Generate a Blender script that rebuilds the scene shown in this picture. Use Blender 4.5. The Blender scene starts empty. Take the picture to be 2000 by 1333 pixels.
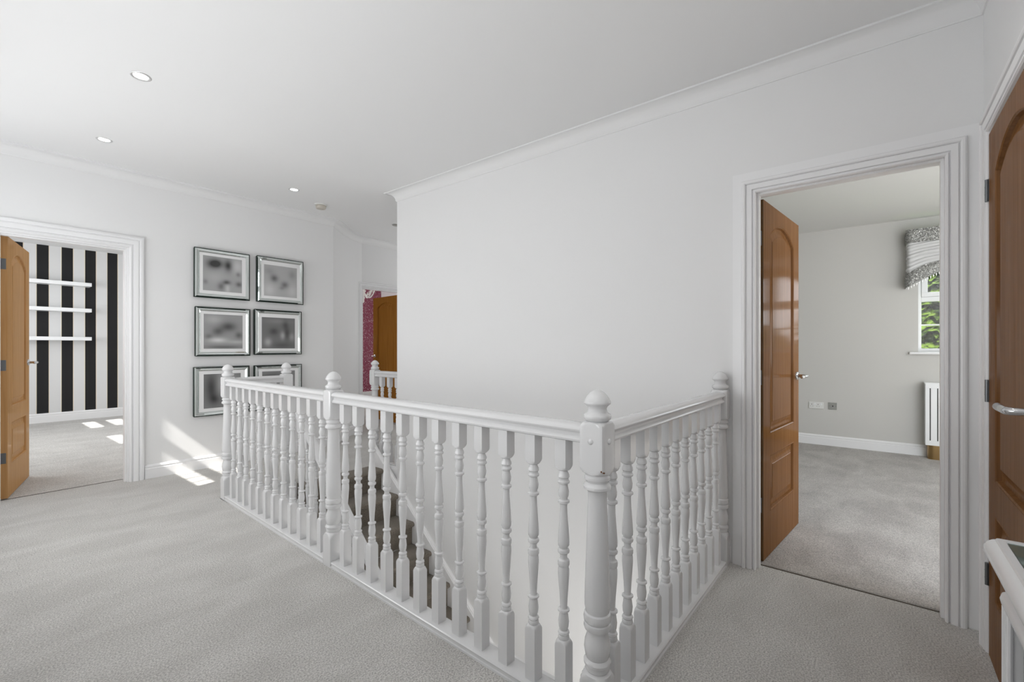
import bpy, bmesh, math, random
from mathutils import Vector, Matrix
random.seed(4)
S = bpy.context.scene
COL = S.collection
R = math.radians
PI = math.pi

# ------------------------------------------------------------------ camera
TH = math.atan2(712, 891)
cd = bpy.data.cameras.new('camera'); cam = bpy.data.objects.new('camera', cd); COL.objects.link(cam)
cam.location = (0, 0, 1.17)
cam.rotation_euler = (R(90), 0, TH - R(90))
cd.sensor_width = 36; cd.lens = 891 / 2000 * 36
cd.shift_y = 12.5 / 2000
cd.clip_start = .02; cd.clip_end = 300
S.camera = cam

# ------------------------------------------------------------------ light
S.view_settings.view_transform = 'Standard'
S.view_settings.look = 'None'
S.view_settings.gamma = 1
S.view_settings.use_curve_mapping = False
S.view_settings.exposure = -0.02
S.cycles.diffuse_bounces = 8
S.cycles.max_bounces = 14

w = bpy.data.worlds.new('sky'); S.world = w; w.use_nodes = True
nt = w.node_tree; bg = nt.nodes['Background']
sky = nt.nodes.new('ShaderNodeTexSky'); sky.sky_type = 'HOSEK_WILKIE'
sky.sun_direction = Vector((-1, -.2, 1)).normalized(); sky.turbidity = 4
mixw = nt.nodes.new('ShaderNodeMixRGB'); mixw.inputs[0].default_value = .75
mixw.inputs[2].default_value = (.92, .96, 1, 1)
nt.links.new(sky.outputs[0], mixw.inputs[1]); nt.links.new(mixw.outputs[0], bg.inputs[0])
bg.inputs[1].default_value = 6

sd = bpy.data.lights.new('sun', 'SUN'); sd.energy = 11; sd.angle = R(.6); sd.color = (1, .97, .92)
so = bpy.data.objects.new('sun', sd); COL.objects.link(so)
so.rotation_euler = Vector((1, .2, -1)).to_track_quat('-Z', 'Y').to_euler()

def area(name, loc, d, sx, sy, e, col=(1, 1, 1), spread=180):
    l = bpy.data.lights.new(name, 'AREA'); l.shape = 'RECTANGLE'; l.size = sx; l.size_y = sy
    l.energy = e; l.color = col; l.spread = R(spread)
    o = bpy.data.objects.new(name, l); COL.objects.link(o); o.location = loc
    o.rotation_euler = Vector(d).to_track_quat('-Z', 'Z').to_euler()
    return o
# added fill lamps standing in for daylight; most have no window behind them
area('fill_landing', (-.40, 1.75, 1.35), (1, .1, 1.0), 1.25, 1.9, 32, (.97, .985, 1))  # added fill, tilted up to brighten the ceiling; solid wall behind it
area('fill_landing_back', (.45, -.72, 1.4), (.3, 1, 1.1), 1.1, 1.3, 7, (.98, .99, 1))  # added fill from behind the camera; no window there
area('fill_landing_far', (-.40, 3.75, 1.3), (1, .05, .2), 1.2, 1.6, 31, (.97, .985, 1))  # added fill for window glow at far left; solid wall behind it
area('fill_far_landing', (5.7, 4.6, 1.5), (-1, 0, .4), 1.2, 1.2, 12, (1, 1, 1))  # added fill from the closed east end of the back landing
area('fill_striped_room', (-.40, 7.8, 1.5), (1, .05, 0), 1.25, 2.6, 60, (.97, .985, 1))  # fill lamp beside the high windows, boosting their daylight
area('fill_bedroom', (4.6, -2.35, 1.6), (0, 1, .5), 2.4, 1.3, 30, (1, .99, .97))  # added fill from a plain side wall, out of view
area('fill_pink_room', (4.0, 8.9, 1.6), (.7, -.35, 0), 1.2, 1.2, 30, (1, 1, 1))  # added fill inside the pink room; no window built
area('fill_hall_below', (1.9, .85, -1.2), (0, 1, .05), 1.0, 1.3, 11, (1, .98, .95))  # added fill low in the stairwell; no window there

# ------------------------------------------------------------------ materials
MATS = {}
def mat(name, col, rough=.5, metal=0, spec=.5, coat=0, bump=None, emit=None, trans=0):
    if name in MATS: return MATS[name]
    m = bpy.data.materials.new(name); m.use_nodes = True; MATS[name] = m
    n = m.node_tree.nodes; l = m.node_tree.links; b = n['Principled BSDF']
    b.inputs['Base Color'].default_value = (*col, 1)
    b.inputs['Roughness'].default_value = rough; b.inputs['Metallic'].default_value = metal
    b.inputs['Specular IOR Level'].default_value = spec
    b.inputs['Coat Weight'].default_value = coat; b.inputs['Coat Roughness'].default_value = .08
    b.inputs['Transmission Weight'].default_value = trans
    if emit: b.inputs['Emission Color'].default_value = (*emit[0], 1); b.inputs['Emission Strength'].default_value = emit[1]
    if bump:
        t = n.new('ShaderNodeTexNoise'); t.inputs['Scale'].default_value = bump[0]; t.inputs['Detail'].default_value = 4
        c = n.new('ShaderNodeTexCoord'); l.new(c.outputs['Object'], t.inputs['Vector'])
        bp = n.new('ShaderNodeBump'); bp.inputs['Strength'].default_value = bump[1]; bp.inputs['Distance'].default_value = .01
        l.new(t.outputs[0], bp.inputs['Height']); l.new(bp.outputs[0], b.inputs['Normal'])
    return m

WALL = mat('wall_paint', (.80, .80, .80), .55, spec=.3, bump=(60, .04))
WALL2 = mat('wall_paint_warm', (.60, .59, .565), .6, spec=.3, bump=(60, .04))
CEIL = mat('ceiling_paint', (.80, .80, .80), .8, spec=.2)
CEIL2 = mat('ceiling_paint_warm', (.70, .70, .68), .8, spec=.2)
TRIM = mat('white_trim_paint', (.84, .84, .845), .32, spec=.5)
GLOSS = mat('white_gloss_paint', (.69, .69, .695), .22, spec=.5, coat=.25)
UPVC = mat('white_window_frame', (.85, .86, .87), .25)
CHROME = mat('brushed_chrome', (.62, .62, .63), .18, 1)
STEEL = mat('dark_steel', (.20, .21, .22), .35, 1)
BRASS = mat('aged_brass', (.42, .28, .13), .28, 1)
PLASTIC = mat('white_plastic', (.74, .74, .72), .35)
CREAM = mat('aged_cream_plastic', (.52, .48, .42), .45)
DARK = mat('dark_gap', (.02, .02, .02), .7)
GREY = mat('grey_plate', (.42, .42, .40), .35, .6)
CHIP = mat('bare_wood_chip', (.14, .055, .02), .8)
MAT_BOARD = mat('white_picture_mount', (.82, .82, .82), .5, coat=.6)
MIRROR = mat('bevelled_mirror', (.80, .85, .83), .03, 1)
EDGE = mat('dark_green_glass_edge', (.010, .022, .016), .3, spec=.25)
CRYSTAL = mat('crystal', (.95, .93, .93), .05, spec=1, coat=1, emit=((1, .95, .92), .12))  # faint glow put into the crystal, which is no lamp
BULB = mat('lit_lamp', (1, 1, 1), .3, emit=((1, .98, .95), 14))
RINGM = mat('downlight_ring', (.62, .62, .62), .3, .6)
STONE = mat('outside_render', (.6, .58, .54), .8)

def glass_mat():
    m = bpy.data.materials.new('window_glass'); m.use_nodes = True
    n = m.node_tree.nodes; l = m.node_tree.links
    for x in list(n):
        if x.type != 'OUTPUT_MATERIAL': n.remove(x)
    o = [x for x in n if x.type == 'OUTPUT_MATERIAL'][0]
    t = n.new('ShaderNodeBsdfTransparent'); g = n.new('ShaderNodeBsdfGlossy'); g.inputs['Roughness'].default_value = .02
    mx = n.new('ShaderNodeMixShader'); mx.inputs[0].default_value = .06; l.new(t.outputs[0], mx.inputs[1]); l.new(g.outputs[0], mx.inputs[2]); l.new(mx.outputs[0], o.inputs[0])
    return m
GLASS = glass_mat()

def carpet(name, c1, c2):
    m = mat(name, c1, .95, spec=.1); n = m.node_tree.nodes; l = m.node_tree.links; b = n['Principled BSDF']
    c = n.new('ShaderNodeTexCoord')
    a = n.new('ShaderNodeTexNoise'); a.inputs['Scale'].default_value = 2.6; a.inputs['Detail'].default_value = 5; a.inputs['Distortion'].default_value = .6
    mp = n.new('ShaderNodeMapping'); mp.inputs['Rotation'].default_value = (0, 0, R(38)); mp.inputs['Scale'].default_value = (1, 1.9, 1)
    l.new(c.outputs['Object'], mp.inputs[0]); l.new(mp.outputs[0], a.inputs['Vector'])
    f = n.new('ShaderNodeTexNoise'); f.inputs['Scale'].default_value = 165; f.inputs['Detail'].default_value = 3
    l.new(c.outputs['Object'], f.inputs['Vector'])
    r1 = n.new('ShaderNodeValToRGB'); r1.color_ramp.elements[0].position = .35; r1.color_ramp.elements[1].position = .66
    r1.color_ramp.elements[0].color = (*c2, 1); r1.color_ramp.elements[1].color = (*c1, 1)
    l.new(a.outputs[0], r1.inputs[0])
    r2 = n.new('ShaderNodeValToRGB'); r2.color_ramp.elements[0].position = .36; r2.color_ramp.elements[1].position = .62
    r2.color_ramp.elements[0].color = (.52, .52, .52, 1); r2.color_ramp.elements[1].color = (1.12, 1.12, 1.12, 1)
    l.new(f.outputs[0], r2.inputs[0])
    mx = n.new('ShaderNodeMixRGB'); mx.blend_type = 'MULTIPLY'; mx.inputs[0].default_value = .8
    l.new(r1.outputs[0], mx.inputs[1]); l.new(r2.outputs[0], mx.inputs[2]); l.new(mx.outputs[0], b.inputs['Base Color'])
    bp = n.new('ShaderNodeBump'); bp.inputs['Strength'].default_value = .6; bp.inputs['Distance'].default_value = .01
    l.new(f.outputs[0], bp.inputs['Height']); l.new(bp.outputs[0], b.inputs['Normal'])
    b.inputs['Sheen Weight'].default_value = .2
    return m
CARPET = carpet('grey_carpet', (.66, .645, .62), (.57, .555, .53))
CARPET2 = carpet('stair_carpet', (.27, .235, .195), (.19, .165, .132))

def oak(name, c1, c2, rough=.28, coat=.7):
    m = mat(name, c1, rough, spec=0.0, coat=coat); n = m.node_tree.nodes; l = m.node_tree.links; b = n['Principled BSDF']
    c = n.new('ShaderNodeTexCoord'); mp = n.new('ShaderNodeMapping'); mp.inputs['Scale'].default_value = (38, 38, 1.3)
    l.new(c.outputs['Object'], mp.inputs[0])
    a = n.new('ShaderNodeTexNoise'); a.inputs['Scale'].default_value = 1.5; a.inputs['Detail'].default_value = 7; a.inputs['Distortion'].default_value = .5
    l.new(mp.outputs[0], a.inputs['Vector'])
    r1 = n.new('ShaderNodeValToRGB'); r1.color_ramp.elements[0].position = .3; r1.color_ramp.elements[1].position = .7
    r1.color_ramp.elements[0].color = (*c2, 1); r1.color_ramp.elements[1].color = (*c1, 1)
    l.new(a.outputs[0], r1.inputs[0]); l.new(r1.outputs[0], b.inputs['Base Color'])
    return m
OAK = oak('honey_oak', (.225, .108, .043), (.155, .070, .026), .3, .24)
OAK_PALE = oak('pale_oak', (.60, .345, .15), (.49, .265, .105), .3, .2)
OAK_DARK = oak('oak_edge', (.12, .055, .010), (.07, .03, .005))
OAK_DEEP = oak('amber_oak', (.50, .225, .048), (.38, .16, .026), .4, .12)

def stripes():
    m = mat('striped_wallpaper', (.8, .8, .8), .45, spec=.3); n = m.node_tree.nodes; l = m.node_tree.links; b = n['Principled BSDF']
    g = n.new('ShaderNodeNewGeometry'); sx = n.new('ShaderNodeSeparateXYZ'); l.new(g.outputs['Position'], sx.inputs[0])
    def mth(op, a, bb):
        x = n.new('ShaderNodeMath'); x.operation = op
        for i, v in enumerate((a, bb)):
            if v is None: continue
            if isinstance(v, (int, float)): x.inputs[i].default_value = v
            else: l.new(v, x.inputs[i])
        return x.outputs[0]
    t = mth('MODULO', mth('SUBTRACT', sx.outputs[0], .917 - .2752 * 10), .2752)
    black = mth('LESS_THAN', t, .133)
    e = mth('ADD', mth('LESS_THAN', mth('ABSOLUTE', mth('SUBTRACT', t, .135), None), .004), mth('LESS_THAN', mth('ABSOLUTE', mth('SUBTRACT', t, .272), None), .004))
    m1 = n.new('ShaderNodeMixRGB'); m1.inputs[1].default_value = (.70, .70, .70, 1); m1.inputs[2].default_value = (.012, .012, .013, 1)
    l.new(black, m1.inputs[0])
    m2 = n.new('ShaderNodeMixRGB'); m2.inputs[2].default_value = (.78, .70, .55, 1)
    l.new(e, m2.inputs[0]); l.new(m1.outputs[0], m2.inputs[1]); l.new(m2.outputs[0], b.inputs['Base Color'])
    return m
STRIPE = stripes()

def glitter(name, base, fleck, scale, amount):
    m = mat(name, base, .45, spec=.4); n = m.node_tree.nodes; l = m.node_tree.links; b = n['Principled BSDF']
    c = n.new('ShaderNodeTexCoord'); v = n.new('ShaderNodeTexVoronoi'); v.inputs['Scale'].default_value = scale
    l.new(c.outputs['Object'], v.inputs['Vector'])
    s = n.new('ShaderNodeSeparateColor'); l.new(v.outputs['Color'], s.inputs[0])
    r = n.new('ShaderNodeValToRGB'); r.color_ramp.interpolation = 'LINEAR'
    r.color_ramp.elements[0].position = amount; r.color_ramp.elements[1].position = min(1, amount + .12)
    r.color_ramp.elements[0].color = (*base, 1); r.color_ramp.elements[1].color = (*fleck, 1)
    l.new(s.outputs[0], r.inputs[0]); l.new(r.outputs[0], b.inputs['Base Color'])
    nm = n.new('ShaderNodeVectorMath'); nm.operation = 'SUBTRACT'; l.new(v.outputs['Color'], nm.inputs[0]); nm.inputs[1].default_value = (.5, .5, .5)
    sc = n.new('ShaderNodeVectorMath'); sc.operation = 'SCALE'; sc.inputs['Scale'].default_value = .8; l.new(nm.outputs[0], sc.inputs[0])
    g = n.new('ShaderNodeNewGeometry'); ad = n.new('ShaderNodeVectorMath'); l.new(g.outputs['Normal'], ad.inputs[0]); l.new(sc.outputs[0], ad.inputs[1])
    nz = n.new('ShaderNodeVectorMath'); nz.operation = 'NORMALIZE'; l.new(ad.outputs[0], nz.inputs[0]); l.new(nz.outputs[0], b.inputs['Normal'])
    b.inputs['Metallic'].default_value = .35; b.inputs['Roughness'].default_value = .35
    return m
PINK = glitter('pink_glitter_wallpaper', (.31, .072, .12), (.95, .80, .85), 95, .86)
SPARKLE = glitter('grey_glitter_fabric', (.20, .20, .19), (.6, .6, .58), 170, .62)
SILK = mat('grey_white_silk', (.60, .60, .60), .4, bump=(12, .2))

def blurred(name, base, blobs):
    """a soft out-of-focus black and white print: smooth dark and light areas"""
    m = mat(name, (base,) * 3, .35, coat=.5); n = m.node_tree.nodes; l = m.node_tree.links; b = n['Principled BSDF']
    c = n.new('ShaderNodeTexCoord'); sp = n.new('ShaderNodeSeparateXYZ'); l.new(c.outputs['Generated'], sp.inputs[0])
    def mth(op, a, bb=None):
        x = n.new('ShaderNodeMath'); x.operation = op
        for i, v in enumerate((a, bb)):
            if v is None: continue
            if isinstance(v, (int, float)): x.inputs[i].default_value = v
            else: l.new(v, x.inputs[i])
        return x.outputs[0]
    acc = None
    for (bx, by, rx, ry, k) in blobs:
        dx = mth('DIVIDE', mth('SUBTRACT', sp.outputs[0], bx), rx); dz = mth('DIVIDE', mth('SUBTRACT', sp.outputs[2], 1 - by), ry)
        d2 = mth('ADD', mth('MULTIPLY', dx, dx), mth('MULTIPLY', dz, dz))
        e = mth('MULTIPLY', mth('POWER', 2.718, mth('MULTIPLY', d2, -1.0)), k * 1.15)
        acc = e if acc is None else mth('ADD', acc, e)
    v = mth('MAXIMUM', mth('ADD', acc, base), .025)
    cc = n.new('ShaderNodeCombineColor')
    for i in range(3): l.new(v, cc.inputs[i])
    l.new(cc.outputs[0], b.inputs['Base Color'])
    return m

def foliage_mat(name, a_, b_):
    m = mat(name, a_, .7, spec=.1); n = m.node_tree.nodes; l = m.node_tree.links; b = n['Principled BSDF']
    c = n.new('ShaderNodeTexCoord'); t = n.new('ShaderNodeTexNoise'); t.inputs['Scale'].default_value = 9; t.inputs['Detail'].default_value = 6
    l.new(c.outputs['Object'], t.inputs['Vector'])
    r = n.new('ShaderNodeValToRGB'); r.color_ramp.elements[0].position = .38; r.color_ramp.elements[1].position = .62
    r.color_ramp.elements[0].color = (*a_, 1); r.color_ramp.elements[1].color = (*b_, 1)
    l.new(t.outputs[0], r.inputs[0]); l.new(r.outputs[0], b.inputs['Base Color'])
    return m
LEAF = foliage_mat('conifer_leaf', (.003, .010, .002), (.085, .135, .018))
GRASS = foliage_mat('lawn_grass', (.16, .30, .05), (.28, .46, .10))
BARK = mat('bark', (.10, .07, .05), .9)

# ------------------------------------------------------------------ mesh helpers
def link(o, parent=None):
    COL.objects.link(o)
    if parent: o.parent = parent
    return o
def tag(o, label=None, cat=None, group=None, kind=None):
    if label: o['label'] = label
    if cat: o['category'] = cat
    if group: o['group'] = group
    if kind: o['kind'] = kind
    return o
def thing(name, label, cat, loc=(0, 0, 0), rz=0, group=None, kind=None):
    o = bpy.data.objects.new(name, None); o.empty_display_size = .1; COL.objects.link(o)
    o.location = loc; o.rotation_euler = (0, 0, rz)
    return tag(o, label, cat, group, kind)

def offset_dirs(path, closed):
    n = len(path); out = []
    for i in range(n):
        p = Vector(path[i][:2]); a = Vector(path[i - 1][:2]) if (closed or i > 0) else None
        b = Vector(path[(i + 1) % n][:2]) if (closed or i < n - 1) else None
        d1 = (p - a).normalized() if a is not None else None; d2 = (b - p).normalized() if b is not None else None
        if d1 is None: d1 = d2
        if d2 is None: d2 = d1
        n1 = Vector((-d1.y, d1.x)); n2 = Vector((-d2.y, d2.x)); m = (n1 + n2)
        m = m / max(1e-6, (1 + n1.dot(n2)))
        out.append(m)
    return out

class M:
    def __init__(s): s.b = bmesh.new()
    def box(s, x0, x1, y0, y1, z0, z1, mx=None):
        vs = [s.b.verts.new((x, y, z)) for z in (z0, z1) for y in (y0, y1) for x in (x0, x1)]
        if mx is not None:
            for v in vs: v.co = mx @ v.co
        for f in ((0, 2, 3, 1), (4, 5, 7, 6), (0, 1, 5, 4), (2, 6, 7, 3), (1, 3, 7, 5), (0, 4, 6, 2)):
            s.b.faces.new([vs[i] for i in f])
        return s
    def loops(s, rings, cap0=True, cap1=True, close=True):
        rv = [[s.b.verts.new(p) for p in r] for r in rings]; n = len(rings[0])
        for a, b in zip(rv, rv[1:]):
            for i in range(n if close else n - 1):
                j = (i + 1) % n
                s.b.faces.new((a[i], a[j], b[j], b[i]))
        if close and cap0: s.b.faces.new(rv[0][::-1])
        if close and cap1: s.b.faces.new(rv[-1])
        return s
    def prism(s, poly, f0, f1):
        """poly list of 2-tuples; f0/f1 map to xyz"""
        return s.loops([[f0(*p) for p in poly], [f1(*p) for p in poly]])
    def lathe(s, prof, seg=24, c=(0, 0, 0), h=None, axis='z', mx=None):
        rings = []
        for p in prof:
            z, r = p[0], p[1]; hh = p[2] if len(p) > 2 else h; ring = []
            for k in range(seg):
                a = 2 * PI * k / seg + (PI / 4 if hh else 0); ca, sa = math.cos(a), math.sin(a)
                q = r if not hh else min(r, hh / max(abs(ca), abs(sa)))
                v = Vector((ca * q, sa * q, z))
                if axis == 'x': v = Vector((v.z, v.x, v.y))
                if axis == 'y': v = Vector((v.x, v.z, -v.y)) if False else Vector((v.y, v.z, v.x))
                if mx is not None: v = mx @ v
                ring.append(v + Vector(c))
            rings.append(ring)
        return s.loops(rings)
    def sweep(s, path, prof, fmap, closed=False):
        """path 2D, prof (a,b) a = left offset along path normal"""
        md = offset_dirs(path, closed); rings = []
        for p, m in zip(path, md):
            rings.append([fmap(p[0] + m.x * a, p[1] + m.y * a, b) for a, b in prof])
        if closed: rings.append(rings[0][:])
        return s.loops(rings, cap0=not closed, cap1=not closed)
    def tube(s, pts, r, seg=10, cap=True):
        rings = []; n = len(pts); P = [Vector(p) for p in pts]
        rr = r if isinstance(r, (list, tuple)) else [r] * n
        up = Vector((0, 0, 1))
        for i in range(n):
            d = (P[min(i + 1, n - 1)] - P[max(i - 1, 0)]).normalized()
            u = up if abs(d.z) < .95 else Vector((1, 0, 0))
            a = d.cross(u).normalized(); b = a.cross(d)
            rings.append([P[i] + (a * math.cos(t) + b * math.sin(t)) * rr[i] for t in (2 * PI * k / seg for k in range(seg))])
        return s.loops(rings)
    def sphere(s, c, r, sc=(1, 1, 1), u=12, v=8):
        bmesh.ops.create_uvsphere(s.b, u_segments=u, v_segments=v, radius=r, matrix=Matrix.Translation(c) @ Matrix.Diagonal((*sc, 1)))
        return s
    def build(s, name, m, parent=None, world=True, smooth=35, bevel=0, origin=None, bseg=2):
        if not bevel: bmesh.ops.remove_doubles(s.b, verts=s.b.verts, dist=1e-5)
        bmesh.ops.recalc_face_normals(s.b, faces=s.b.faces)
        if parent is not None and world:
            s.b.transform(parent.matrix_basis.inverted() if not parent.parent else (parent.parent.matrix_basis @ parent.matrix_basis).inverted())
        if origin is not None: s.b.transform(Matrix.Translation(-Vector(origin)))
        me = bpy.data.meshes.new(name); s.b.to_mesh(me); s.b.free()
        me.materials.append(m)
        if smooth:
            me.polygons.foreach_set('use_smooth', [True] * len(me.polygons)); me.set_sharp_from_angle(angle=R(smooth))
        o = bpy.data.objects.new(name, me); link(o, parent)
        if origin is not None: o.location = origin
        if bevel:
            md = o.modifiers.new('bevel', 'BEVEL'); md.width = bevel; md.segments = bseg; md.limit_method = 'ANGLE'; md.angle_limit = R(40)
        return o
def struct(name, mm, m, label, **k):
    o = mm.build(name, m, **k)
    if not k.get('parent'): tag(o, label, kind='structure')
    return o

# ------------------------------------------------------------------ plan
XW = 2.683; YL = 5.08; YD = 5.567; YR = -.345; XWEST = -.45
def zc(y): return 2.62 + .07 * max(0, min(1, (y - 3.55) / 1.35))

# floors -------------------------------------------------------------
m = M()
H = -.26
m.prism([(XWEST, -1.0), (1.36, -1.0), (1.36, .635), (1.228, .635), (1.362, 3.97), (1.362, YL + .14), (XWEST, YL + .14)], lambda x, y: (x, y, H), lambda x, y: (x, y, 0))
m.box(1.36, 2.77, -1.0, .695, H, 0)
m.box(1.362, 1.93, 3.96, YL + .14, H, 0)
m.box(1.93, 2.73, 3.86, YL + .14, H, 0)
m.box(2.73, 6.0, 3.53, YD + .15, H, 0)
struct('floor', m, CARPET, 'pale grey cut-pile carpet of the landing', smooth=0)
m = M(); m.box(2.77, 6.8, -2.5, 3.40, H, .002)
struct('floor', m, carpet('bedroom_carpet', (.57, .545, .52), (.43, .405, .385)), 'grey carpet inside the bedroom at the right', smooth=0)
m = M(); m.box(XWEST, 2.75, YL + .14, 10.2, H, .002)
struct('floor', m, CARPET, 'grey carpet inside the striped room', smooth=0)
m = M(); m.box(2.9, 6.8, YD + .15, 9.4, H, .002)
struct('floor', m, CARPET, 'grey carpet inside the pink room', smooth=0)
m = M(); m.box(-.6, 3.2, -.4, 5.2, -2.75, -2.6)
struct('floor', m, CARPET2, 'floor of the hall at the foot of the stairs', smooth=0)

# ceilings -----------------------------------------------------------
m = M(); ys = [-1.0, 3.55, 4.9, YD + .1]
rings = []
for y in ys: rings.append([(XWEST - .1, y, zc(y)), (6.0, y, zc(y)), (6.0, y, 3.0), (XWEST - .1, y, 3.0)])
m.loops(rings); struct('ceiling', m, CEIL, 'smooth white ceiling over the landing', smooth=0)
m = M(); m.box(XW + .05, 6.8, -2.5, 3.45, 2.568, 3.0); struct('ceiling', m, CEIL2, 'white ceiling of the bedroom at the right', smooth=0)
m = M(); m.box(XWEST, 2.75, YL + .1, 10.2, 2.76, 3.0); struct('ceiling', m, CEIL, 'white ceiling of the striped room', smooth=0)
m = M(); m.box(2.9, 6.8, YD + .12, 9.4, 2.65, 3.0); struct('ceiling', m, CEIL, 'white ceiling of the pink room', smooth=0)

# walls --------------------------------------------------------------
def wall_run(name, axis, at, thick, s0, s1, z0, z1, openings, mt, label):
    """axis 'x': plane X=at..at+thick running along Y ; 'y': plane Y"""
    m = M(); cur = s0
    def bx(a, b, c, d):
        if b - a < 1e-4 or d - c < 1e-4: return
        if axis == 'x': m.box(min(at, at + thick), max(at, at + thick), a, b, c, d)
        else: m.box(a, b, min(at, at + thick), max(at, at + thick), c, d)
    for (o0, o1, oz0, oz1) in openings:
        bx(cur, o0, z0, z1); bx(o0, o1, z0, oz0); bx(o0, o1, oz1, z1); cur = o1
    bx(cur, s1, z0, z1)
    return struct(name, m, mt, label, smooth=0)
wall_run('wall_right', 'x', XW, .06, YR - .1, 3.53, -2.7, 2.75, [(-.24, .508, -.02, 2.0)], WALL, 'long white wall beside the stairwell with the bedroom doorway')
wall_run('wall_right_inner', 'x', XW + .06, .06, YR - .1, 3.41, -2.7, 2.75, [(-.24, .508, -.02, 2.0)], WALL2, 'bedroom side of the long stairwell wall').name = 'wall_bedroom_west'
wall_run('wall_end', 'y', 3.53, -.12, XW + .12, 6.0, -2.7, 2.75, [], WALL, 'white return wall behind the end of the long stairwell wall')
wall_run('wall_left', 'y', YL, .14, XWEST, 2.93, -.3, 2.78, [(.252, 1.018, -.02, 2.035)], WALL, 'white wall with the six pictures and striped room doorway')
wall_run('wall_near', 'y', YR, -.12, 1.40, XW + .12, -.3, 2.75, [(1.70, 2.482, -.02, 1.99)], WALL, 'white wall at the far right holding the closed oak door')
m = M(); m.box(1.40, 1.52, -1.0, YR - .12, -.3, 2.75); struct('wall_recess', m, WALL, 'white side of the recess behind the console table', smooth=0)
m = M(); m.box(XWEST - .1, 1.52, -1.12, -1.0, -.3, 2.75); struct('wall_back', m, WALL, 'white wall behind the viewpoint', smooth=0)
# west wall with high sun windows (landing + striped room)
SUNW = [(4.07, 4.755, 1.78, 2.36), (6.75, 7.55, 1.78, 2.40), (8.45, 9.25, 1.78, 2.40)]
wall_run('wall_west', 'x', XWEST, -.12, -1.1, 10.3, -.3, 2.8, SUNW, WALL, 'white outer wall with small high windows')
# diagonal + curved + door wall beyond the picture wall
arc = [(2.93, YL)]
arc += [(3.22, 5.333), (3.32, 5.412), (3.40, 5.465), (3.48, 5.508), (3.55, 5.538), (3.62, 5.557), (3.635, YD)]
m = M(); m.sweep(arc, [(0, -.3), (.10, -.3), (.10, 2.8), (0, 2.8)], lambda x, y, b: (x, y, b))
struct('wall_diagonal', m, WALL, 'short angled white wall that curves towards the pink room', smooth=40)
wall_run('wall_far', 'y', YD, .12, 3.62, 6.0, -.3, 2.8, [(3.64, 4.40, -.02, 2.01)], WALL, 'white wall holding the pink room doorway')
m = M(); m.box(6.0, 6.1, 3.4, YD + .1, -.3, 2.8); struct('wall_landing_east', m, WALL, 'white wall at the far end of the back landing', smooth=0)
# striped room
m = M(); m.box(XWEST, 2.7, 10.09, 10.2, -.2, 2.8); struct('wall_striped', m, STRIPE, 'wall papered in wide black and white vertical stripes', smooth=0)
m = M(); m.box(2.62, 2.75, YL + .14, 10.2, -.2, 2.8); struct('wall_striped_room_east', m, WALL, 'plain white side wall of the striped room', smooth=0)
# bedroom
YWB = [(-1.55, -.352, 1.12, 2.36)]
wall_run('wall_bedroom', 'x', 6.595, .22, -2.6, 3.5, -.2, 2.7, YWB, WALL2, 'pale grey bedroom wall with the window')
m = M(); m.box(XW + .1, 6.8, -2.6, -2.5, -.2, 2.7); struct('wall_bedroom_south', m, WALL2, 'plain bedroom side wall', smooth=0)
m = M(); m.box(XW + .12, 6.6, 3.30, 3.41, -.2, 2.7); struct('wall_bedroom_north', m, WALL2, 'plain bedroom wall on the stair side', smooth=0)
# pink room
m = M(); m.box(2.9, 6.53, 9.2, 9.3, -.1, 2.8); struct('wall_pink', m, PINK, 'deep pink glitter wallpaper', smooth=0)
m = M(); m.box(6.53, 6.65, YD + .12, 9.3, -.1, 2.8); struct('wall_pink_room_east', m, WALL, 'white side wall of the pink room', smooth=0)
m = M(); m.box(2.9, 3.0, YD + .0, 9.3, -.1, 2.8); struct('wall_pink_room_west', m, WALL, 'white west wall of the pink room', smooth=0)
# stairwell lower walls
m = M(); m.box(-.6, 2.7, .58, .66, -2.7, -.26); struct('wall_stairwell_south', m, WALL, 'white wall below the short balustrade', smooth=0)
m = M(); m.box(1.28, 1.345, .66, 3.97, -2.7, -.26); struct('wall_stairwell_west', m, WALL, 'white wall below the long balustrade', smooth=0)
m = M(); m.box(1.28, 2.7, 4.02, 4.10, -2.7, -.26); struct('wall_stairwell_north', m, WALL, 'white wall below the stair head', smooth=0)

# trims : cornices ---------------------------------------------------
tn = [0]
def trim(mm, mt, label, **k):
    tn[0] += 1
    return struct('trim_%d' % tn[0], mm, mt, label, **k)
def cove(p=.087, d=.075):
    pr = [(0, 0), (0, -d - .004), (.006, -d - .004), (.008, -d + .002)]
    for k in range(7):
        a = k / 6 * PI / 2
        pr.append((.010 + (p - .016) * (1 - math.cos(a)), -d + .004 + (d - .010) * math.sin(a)))
    pr += [(p - .006, -.012), (p, -.011), (p, 0)]
    return pr
m = M()   # path direction so that the room is on the left
m.sweep([(5.99, 3.53), (XW, 3.53)][::1] + [(XW, YR), (1.45, YR)], [(-a, b) for a, b in cove()] if False else cove(), lambda x, y, b: (x, y, 2.62 + b)) if False else None
def corn(path, side, label):
    q = []
    for a, b in zip(path, path[1:]):
        q.append(a)
        for yb in (3.55, 4.9):
            if (a[1] - yb) * (b[1] - yb) < 0:
                t = (yb - a[1]) / (b[1] - a[1]); q.append((a[0] + (b[0] - a[0]) * t, yb))
    q.append(path[-1])
    mm = M(); mm.sweep(q, [(side * a, b) for a, b in cove()], lambda x, y, b: (x, y, zc(y) + b + .001))
    trim(mm, CEIL, label, smooth=30)
corn([(5.99, 3.53), (XW, 3.53), (XW, YR), (1.45, YR)], -1, 'white coved cornice along the top of the long stairwell wall')
corn([(XWEST, -.98), (XWEST, YL)] + arc + [(5.99, YD)], -1, 'white coved cornice above the pictures and far walls')

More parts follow.
